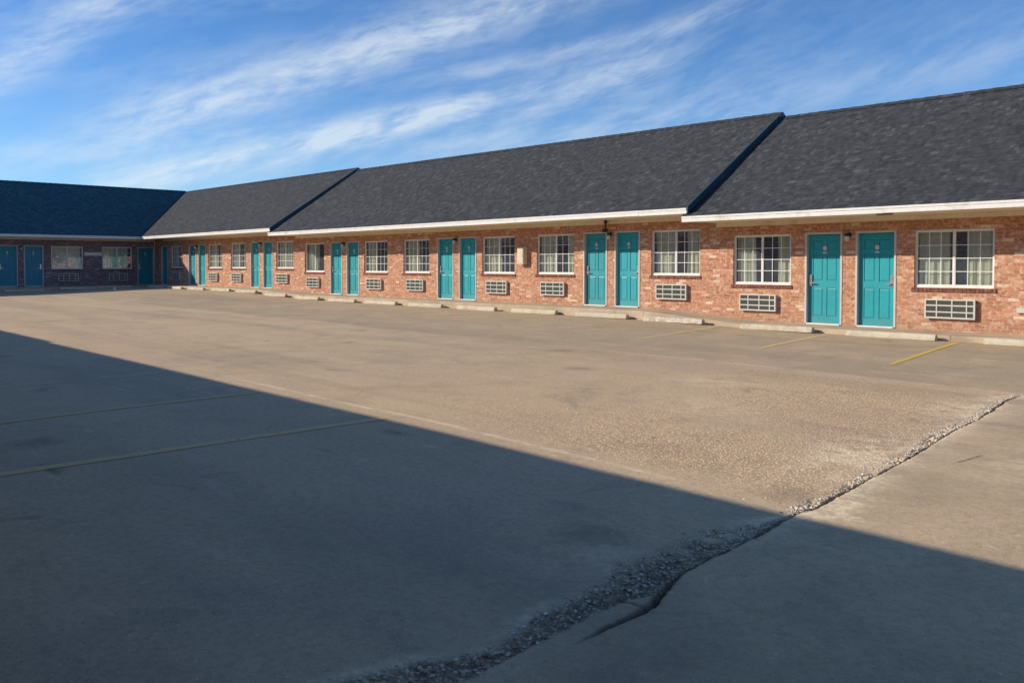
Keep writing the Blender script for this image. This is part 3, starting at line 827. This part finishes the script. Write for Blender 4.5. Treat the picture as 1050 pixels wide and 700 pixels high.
roof_section(main, ro, -33.66, -12.60, -33.66, -12.60, -33.66, -12.60, 1.40, 4.28, 4.15, rakeR=True, soff=(-33.60, -12.62))
roof_section(main, ro, -12.74, 16.0, -12.74, 16.0, -12.74, 16.0, 1.20, 4.02, 3.94, rakeR=True, soff=(-12.60, 15.9))

# ------------------------------------------------------------------ the shaded cross wing on the left (local x = world Y)
lorg = (-49.35, 0); LR = R(90); lro = (-8, 0, -1.2)
FL = -1.02
left = building('brick_cross_wing', 'shaded brick motel wing closing the far left end with roof tinted navy for shade', LR, lorg, lro)
lw = [(-4.51,.95,0,1),(-2.0,.9,0,1),(-9.0,.5,.3,1),(-11.5,.5,.2,1),(-16.0,.5,.2,1)]
ld = [(-6.1,1),(-7.28,-1),(-.49,-1),(-12.95,1),(-14.1,-1)]
ops = [(u-WW/2, u+WW/2, FL+.87, FL+.87+WH) for u, *_ in lw] + [(u-DW/2+.001, u+DW/2-.001, FL-.02, FL+DH-.001) for u, _ in ld]
wall_mesh(-25, -.0015, -1.7, 1.46, ops, 6.1).build('wall', M['brick_shade'], left, (-lro[0], -lro[1], -lro[2]))
for i, (u, cl, cr, g) in enumerate(lw): add_window(left, lro, u, FL, cl, cr, True, 300+i)
for u, s in ld: add_door(left, lro, u, FL, s, 'teal_shade')
roof_section(left, lro, -26, -1.25, -26, 3.05, -26, 7.35, 1.585, 4.50, 4.50, soff=(-26, -.0), mat='shingle_shade', fascia_ends=(-26, -1.255))

# ------------------------------------------------------------------ the wing the photographer stands under (its eave throws the long shadow)
oorg = (0, -20.25); OR = R(180); oro = (15, 0, -1.6); FO = -1.45
opp = building('brick_rear_wing', 'brick motel wing behind the camera whose eave shades the near lot', OR, oorg, oro)
ow = [(u, .4, .3, 1) for u in (-2.0, 4.9, 7.4, 13.0, 20.0, 27.0)]; od = [(9.2,-1), (10.4,1), (15.6,-1), (16.8,1), (1.0, -1)]
ops = [(u-WW/2, u+WW/2, FO+.87, FO+.87+WH) for u, *_ in ow] + [(u-DW/2+.001, u+DW/2-.001, FO-.02, FO+DH-.001) for u, _ in od]
wall_mesh(-14, 47.8, -1.8, 1.56, ops, 6.1).build('wall', M['brick_shade'], opp, (-oro[0], -oro[1], -oro[2]))
for i, (u, cl, cr, g) in enumerate(ow): add_window(opp, oro, u, FO, cl, cr, True, 500+i)
for u, s in od: add_door(opp, oro, u, FO, s)
roof_section(opp, oro, -15, 23.3, -15, 23.3, -15, 23.3, 1.68, 3.7, 3.7, eave=-1.65, rakeL=True, soff=(-15, 23.3))
roof_section(opp, oro, 23.32, 47.9, 23.32, 47.9, 23.32, 47.9, 1.74, 3.76, 3.76, eave=-1.65, rakeL=True, soff=(23.32, 47.9))

# ------------------------------------------------------------------ walkways
def walkway(name, pts, us, y_out, y_in, rotz, org, zlow=-1.75):
    mb = MB()
    for (u0, z0), (u1, z1) in zip(pts[:-1], pts[1:]):
        n = max(1, int((u1-u0)/1.5))
        for i in range(n):
            a = u0+(u1-u0)*i/n; b = u0+(u1-u0)*(i+1)/n; za = z0+(z1-z0)*i/n; zb = z0+(z1-z0)*(i+1)/n
            g = .004
            mb.face((a+g,y_out+.02,za),(b-g,y_out+.02,zb),(b-g,y_in,zb),(a+g,y_in,za))
            mb.face((a+g,y_out,za-.02),(b-g,y_out,zb-.02),(b-g,y_out+.02,zb),(a+g,y_out+.02,za))
            mb.face((a+g,y_out,zlow),(b-g,y_out,zlow),(b-g,y_out,zb-.02),(a+g,y_out,za-.02))
            mb.face((a+g,y_out+.005,za-.01),(a+g,y_in,za-.01),(a-g,y_in,za-.01),(a-g,y_out+.005,za-.01))
    o = mb.build(name, M['walk'], None, (org[0], org[1], 0)); o.rotation_euler = (0,0,rotz); o['kind'] = 'structure'
    return o
walkway('walkway', [(-49.35,FA-.02),(-34.9,FA-.02),(-31.6,FB-.02),(-14.0,FB-.025),(-11.2,FC-.015),(15,FC-.02)], None, -1.14, .09, 0, main_org)
walkway('walkway', [(-25,FL-.03),(-1.16,FL-.02)], None, -1.14, .09, LR, lorg)
walkway('walkway', [(-14,FO-.02),(47.8,FO-.02)], None, -.95, .09, OR, oorg)

# ------------------------------------------------------------------ air conditioners of the sunlit wing
G_AC = 'air conditioner grilles set in the brick below the windows'
acs = [(-7.0,FC,'white air conditioner grille below the window beside the rightmost fully visible teal door'),
 (-11.40,FC,'white air conditioner grille just left of the two nearest teal doors'),
 (-13.95,FB,'white air conditioner grille just right of the second pair of teal doors'),
 (-18.29,FB,'white air conditioner grille in the bay just right of the cream meter box'),
 (-20.78,FB,'white air conditioner grille in the bay just left of the cream meter box'),
 (-25.11,FB,'small grille under the window just left of the third pair of doors from the right'),
 (-27.68,FB,'small grille under the window just right of the fourth pair of doors from the right'),
 (-32.14,FB,'small grille under the only long wing window without a white muntin grid'),
 (-34.74,FA,'small grille under the fully curtained window just left of the far roof step'),
 (-39.13,FA,'small distant grille just left of the fifth pair of doors from the right'),
 (-41.69,FA,'small distant grille just right of the farthest sunlit pair of teal doors')]
for u, f, lab in acs: put(AC0, 'ac', 0, main_org, u, f+.245, lab, 'air conditioner', G_AC)
put(AC0, 'ac', 0, main_org, -4.5, FC+.245, 'white air conditioner grille beyond the right edge of the picture', 'air conditioner', G_AC)
put(AC0, 'ac', 0, main_org, -46.25, FA+.245, 'dim grille in the shaded corner end of the long wing', 'air conditioner', G_AC)
put(AC0, 'ac', LR, lorg, -4.48, FL+.245, 'shaded grille on the cross wing, under the window next to its two left doors', 'air conditioner', G_AC)
put(AC0, 'ac', LR, lorg, -1.98, FL+.245, 'shaded grille on the cross wing, under the window nearest its corner door', 'air conditioner', G_AC)
G_L = 'small wall lamps between the door pairs'
for u, f, lab in [(-9.165,FC,'little jar lamp between the two nearest teal doors'), (-16.07,FB,'little jar lamp between the second pair of teal doors, below the black bracket'),
                  (-22.86,FB,'little jar lamp between the third pair of teal doors from the right'), (-29.81,FB,'tiny jar lamp between the fourth pair of teal doors from the right'),
                  (-36.74,FA,'tiny jar lamp between the fifth pair of teal doors from the right'), (-43.7,FA,'tiny jar lamp between the farthest sunlit pair of teal doors')]:
    put(LAMP0, 'lamp', 0, main_org, u, f+1.84, lab, 'lamp', G_L)
put(LAMP0, 'lamp', LR, lorg, -6.69, FL+1.84, 'tiny lamp between the two doors of the shaded cross wing', 'lamp', G_L)

# meter box, black bracket, outlet, strip light, soffit vent
mx = empty('meter_box', (-19.56, 0, .05)); tag(mx, 'cream utility meter box standing out from the brick between two windows', 'meter box')
b = MB(); b.box(-.15, .15, -.17, -.002, 0, .54); b.build('cabinet', M['cream_box'], mx, bevel=.01)
b = MB(); b.box(-.125, .125, -.182, -.171, .03, .51); b.build('cover', M['cream_box'], mx, bevel=.004)
b = MB(); b.disc_y(.09, -.192, -.183, .26, .015); b.build('latch', M['metal'], mx)
br = empty('security_camera', (-16.07, -.22, .94)); tag(br, 'black security camera hanging under the eave between the second pair of doors', 'camera')
b = MB(); b.cyl(0, 0, .24, .335, .05, .05); b.cyl(0, 0, .10, .24, .022, .022); b.build('mount', M['dark_metal'], br)
b = MB(); b.box(-.045, .045, -.13, .05, .0, .095); b.build('camera_body', M['dark_metal'], br, bevel=.012)
b = MB(); b.disc_y(0, -.145, -.131, .047, .028); b.build('lens', M['glass'], br)
ot = empty('outlet_box', (-5.70, 0, -.90)); tag(ot, 'small white outlet box low on the brick at the right edge', 'outlet box')
b = MB(); b.box(-.075, .075, -.05, -.002, 0, .10); b.build('cover', M['white_plastic'], ot, bevel=.006)
b = MB(); b.box(.076, .10, -.03, -.002, .02, .08); b.build('conduit_stub', M['metal'], ot)
sv = empty('soffit_vent', (-7.98, -.9, 1.055)); tag(sv, 'dark rusty vent plate under the eave above the nearest doors', 'vent')
b = MB(); b.box(-.16, .16, -.06, .06, 0, .0155); b.build('plate', M['rowlock'], sv, bevel=.003)
b = MB(); [b.box(-.14, .14, -.045+.03*k, -.035+.03*k, -.006, -.0005) for k in range(4)]; b.build('slats', M['dark_metal'], sv)
lf = empty('strip_light', (-49.35, -3.25, .55)); lf.rotation_euler = (0, 0, LR); tag(lf, 'pale horizontal strip light between the two windows of the shaded wing', 'strip light')
b = MB(); b.box(-.44, .44, -.04, -.002, 0, .20); b.build('housing', M['white_plastic'], lf, bevel=.006)
b = MB(); b.box(-.42, .42, -.075, -.041, .05, .15); b.build('diffuser', M['win_white'], lf, bevel=.012)

# ------------------------------------------------------------------ wheel stops
def stop_mesh(worn, seed):
    r = random.Random(seed); L = 1.76; n = 22
    prof = [(-.08,0),(-.075,.05),(-.045,.115),(.045,.115),(.075,.05),(.08,0)]
    vs, fs = [], []
    for i in range(n+1):
        x = -L/2 + L*i/n
        k = .93 if i in (0, n) else 1
        cut = 1 - (.35 if worn and r.random() < .22 else 0) * r.random()
        for (y, z) in prof:
            j = .0025 if not worn else .007
            vs.append((x + r.uniform(-j, j), y*k + r.uniform(-j, j), z*k*cut + (r.uniform(-j, j) if z > 0 else 0)))
    m_ = len(prof)
    for i in range(n):
        for q in range(m_): a = i*m_+q; b_ = i*m_+(q+1) % m_; fs.append((a, a+m_, b_+m_, b_))
    fs.append(tuple(range(m_))); fs.append(tuple(n*m_+q for q in range(m_))[::-1])
    me = bpy.data.meshes.new('wheel_stop'); me.from_pydata(vs, [], fs); me.update()
    bm = bmesh.new(); bm.from_mesh(me); bmesh.ops.recalc_face_normals(bm, faces=bm.faces); bm.to_mesh(me); bm.free()
    me.materials.append(M['stop_worn'] if worn else M['stop']); return me
ends = [(-4.15,0),(-6.77,0),(-9.31,0),(-12.07,1),(-14.38,0),(-16.93,0),(-19.39,0),(-21.97,0),(-24.5,0),(-26.98,0),(-29.54,0),(-32.06,0),(-34.63,0),(-37.2,0),(-39.81,0),(-42.4,0),(-44.9,0)]
stop_labels = ['concrete wheel stop cut by the right edge of the picture', 'concrete wheel stop in front of the nearest, rightmost teal door',
 'concrete wheel stop in front of the second teal door from the right', 'chipped and broken concrete wheel stop near the right roof step',
 'concrete wheel stop in front of the second pair of teal doors', 'concrete wheel stop under the window just right of the cream meter box',
 'concrete wheel stop below the cream meter box', 'concrete wheel stop in front of the third pair of teal doors from the right',
 'concrete wheel stop just left of the third pair of teal doors', 'wheel stop under the paired windows between the third and fourth door pairs',
 'wheel stop in front of the fourth pair of teal doors from the right', 'small distant wheel stop below the far roof step',
 'small distant wheel stop just left of the walkway ramp at the far step', 'small distant wheel stop in front of the fifth pair of teal doors',
 'tiny wheel stop under the two windows left of the fifth door pair', 'tiny wheel stop near the farthest sunlit pair of doors', 'tiny wheel stop at the far sunlit end of the walkway']
sm = [stop_mesh(False, 1), stop_mesh(False, 2), stop_mesh(True, 3)]
for i, ((e, worn), lab) in enumerate(zip(ends, stop_labels)):
    x = e - .88; y = -1.30 - .02*math.sin(i*2.3)
    o = link('wheel_stop', sm[2] if worn else sm[i % 2], None, (x, y, gzf(x, y) + .004), R(.8*math.sin(i*1.7)))
    tag(o, lab, 'wheel stop', 'concrete wheel stops along the walkway')
for i, (yy, lab) in enumerate([(-6.9,'shaded wheel stop in front of the two left doors of the cross wing'), (-4.4,'shaded wheel stop under the first window right of the cross wing doors'),
                               (-2.6,'shaded wheel stop under the cross wing window nearest the corner')]):
    o = link('wheel_stop', sm[i % 2], None, (-47.95, yy, gzf(-47.95, yy) + .004), R(90)); tag(o, lab, 'wheel stop', 'concrete wheel stops along the walkway')
b = MB(); b.cyl(0, 0, 0, .09, .10, .06, 10); b.cyl(0, 0, .0902, .18, .045, .04, 10)
pb = b.build('marker_post', M['white_plastic'], None, (-44.6, -3.75, gzf(-44.6, -3.75))); tag(pb, 'small white marker post at the shadow edge before the cross wing', 'post')

# ------------------------------------------------------------------ light
sd = Vector((1.05, 1.0, -.66)).normalized()
sun = bpy.data.lights.new('sun', 'SUN'); sun.energy = 5.0; sun.angle = R(.55); sun.color = (1.0, .90, .76)
so_ = bpy.data.objects.new('sun', sun); col.objects.link(so_); so_.location = (-20, -40, 30)
so_.rotation_euler = sd.to_track_quat('-Z', 'Y').to_euler()

w = bpy.data.worlds.new('World'); scene.world = w; w.use_nodes = True
t = NT(w)
sky = t.n('ShaderNodeTexSky', sky_type='NISHITA'); sky.sun_disc = False
sky.sun_elevation = math.asin(-sd.z); sky.sun_rotation = math.atan2(-sd.x, -sd.y)
sky.air_density = 1.0; sky.dust_density = .3; sky.ozone_density = 3.0; sky.altitude = 1000
dirv = t.n('ShaderNodeTexCoord').outputs['Generated']
s = t.sep(dirv)
# bearing and elevation of the view direction; cirrus bands lie in that sky frame
rr_ = t.m('ADD', t.m('MULTIPLY', s[0], .68), t.m('MULTIPLY', s[1], .733))
ff_ = t.m('ADD', t.m('MULTIPLY', s[0], -.733), t.m('MULTIPLY', s[1], .68))
phi = t.m('ARCTAN2', rr_, ff_); th = t.m('ARCSINE', s[2])
P0 = t.comb(t.m('MULTIPLY', phi, 3.0), t.m('MULTIPLY', th, 3.0), 0.4)
wv = t.m('MULTIPLY', t.m('SUBTRACT', t.noise(P0, 1.0, 3, .5), .5), .07)
def fibre(slope, su, sv, seed, det=7, dist=.12):
    c_ = 1 / math.sqrt(1 + slope * slope); s_ = slope * c_
    u = t.m('ADD', t.m('MULTIPLY', phi, c_), t.m('MULTIPLY', th, s_))
    v = t.m('ADD', t.m('SUBTRACT', t.m('MULTIPLY', th, c_), t.m('MULTIPLY', phi, s_)), wv)
    return t.noise(t.comb(t.m('MULTIPLY', u, su), t.m('MULTIPLY', v, sv), seed), 1.0, det, .60, dist)
f1 = fibre(.38, 9, 40, 2.2); f2 = fibre(.26, 26, 120, 5.1); f4 = fibre(.45, 22, 48, 9.4); f3 = fibre(.30, 2.2, 9, 7.7, 4, .5)
def band(p0, t0, slope, width, a, b):
    v = t.m('SUBTRACT', t.m('SUBTRACT', th, t0), t.m('MULTIPLY', t.m('SUBTRACT', phi, p0), slope))
    v = t.m('ADD', v, t.m('MULTIPLY', wv, .35))
    g = t.m('EXPONENT', t.m('MULTIPLY', t.m('POWER', t.m('ABSOLUTE', t.m('DIVIDE', v, width)), 2.0), -1.0))
    return t.m('MULTIPLY', g, t.m('MULTIPLY', t.sstep(phi, a - .10, a + .06), t.m('SUBTRACT', 1.0, t.sstep(phi, b - .06, b + .12))))
bands = None
for p0, t0, sl_, w_, a_, b_, amp in [(-.40,.150,.36,.030,-.42,.10,.95), (-.38,.096,.25,.019,-.42,-.04,1.25), (-.20,.140,.25,.024,-.22,.15,.7),
                                     (.10,.248,.20,.013,-.10,.22,.50), (-.53,.19,.75,.028,-.9,-.40,.75), (-.55,.10,.15,.016,-.9,-.30,.5),
                                     (.05,.150,.12,.026,-.12,.7,.34), (.35,.21,.10,.035,.1,.8,.16), (-.05,.27,.3,.03,-.4,.1,.6)]:
    q = t.m('MULTIPLY', band(p0, t0, sl_, w_, a_, b_), amp)
    bands = q if bands is None else t.m('MAXIMUM', bands, q)
kk = t.m('ADD', t.m('MULTIPLY', f1, .45), t.m('ADD', t.m('MULTIPLY', f2, .25), t.m('MULTIPLY', f4, .30)))
wisps = t.m('MULTIPLY', t.sstep(kk, .36, .66), t.m('ADD', t.m('MULTIPLY', t.sstep(f3, .38, .66), .38), .05))
cov = t.m('MULTIPLY', bands, t.m('ADD', t.m('MULTIPLY', t.sstep(kk, .36, .62), .75), .25))
wisps = t.m('MULTIPLY', wisps, t.m('SUBTRACT', 1.0, t.m('MULTIPLY', t.sstep(phi, .05, .35), .7)))
cov = t.m('ADD', cov, t.m('MULTIPLY', wisps, .8), clamp=True)
cov = t.m('MULTIPLY', cov, t.sstep(s[2], .0, .05))
skyc = t.mix(1.0, sky.outputs[0], (.58, .92, 1.26), 'MULTIPLY')
skyc = t.mix(t.m('MULTIPLY', cov, .68), skyc, (7.0, 7.7, 8.1))
# pale haze low down
hz = t.m('MULTIPLY', t.m('SUBTRACT', 1.0, t.sstep(s[2], .0, .24)), .20)
skyc = t.mix(hz, skyc, (5.6, 7.4, 8.2))
bg = t.n('ShaderNodeBackground'); t.l(skyc, bg.inputs[0]); bg.inputs[1].default_value = .115
wo = t.n('ShaderNodeOutputWorld'); t.l(bg.outputs[0], wo.inputs[0])

# ------------------------------------------------------------------ camera
cam = bpy.data.cameras.new('camera'); co = bpy.data.objects.new('camera', cam); col.objects.link(co); scene.camera = co
cam.sensor_width = 36; cam.sensor_fit = 'HORIZONTAL'; cam.lens = 36 * 900 / 1050
cam.clip_start = .05; cam.clip_end = 3000
pitch = R(1.5)
cam.shift_y = -(77 - 900 * math.tan(pitch)) / 1050
fx, fy = -.733, .68
v = Vector((fx, fy, 0)).normalized(); v = (v * math.cos(pitch) + Vector((0, 0, -math.sin(pitch)))).normalized()
co.location = (0, -18.66, 0)
co.rotation_euler = v.to_track_quat('-Z', 'Y').to_euler()

scene.view_settings.view_transform = 'Standard'; scene.view_settings.look = 'None'; scene.view_settings.exposure = 0
scene.render.engine = 'CYCLES'
scene.render.resolution_x = 1024; scene.render.resolution_y = 682
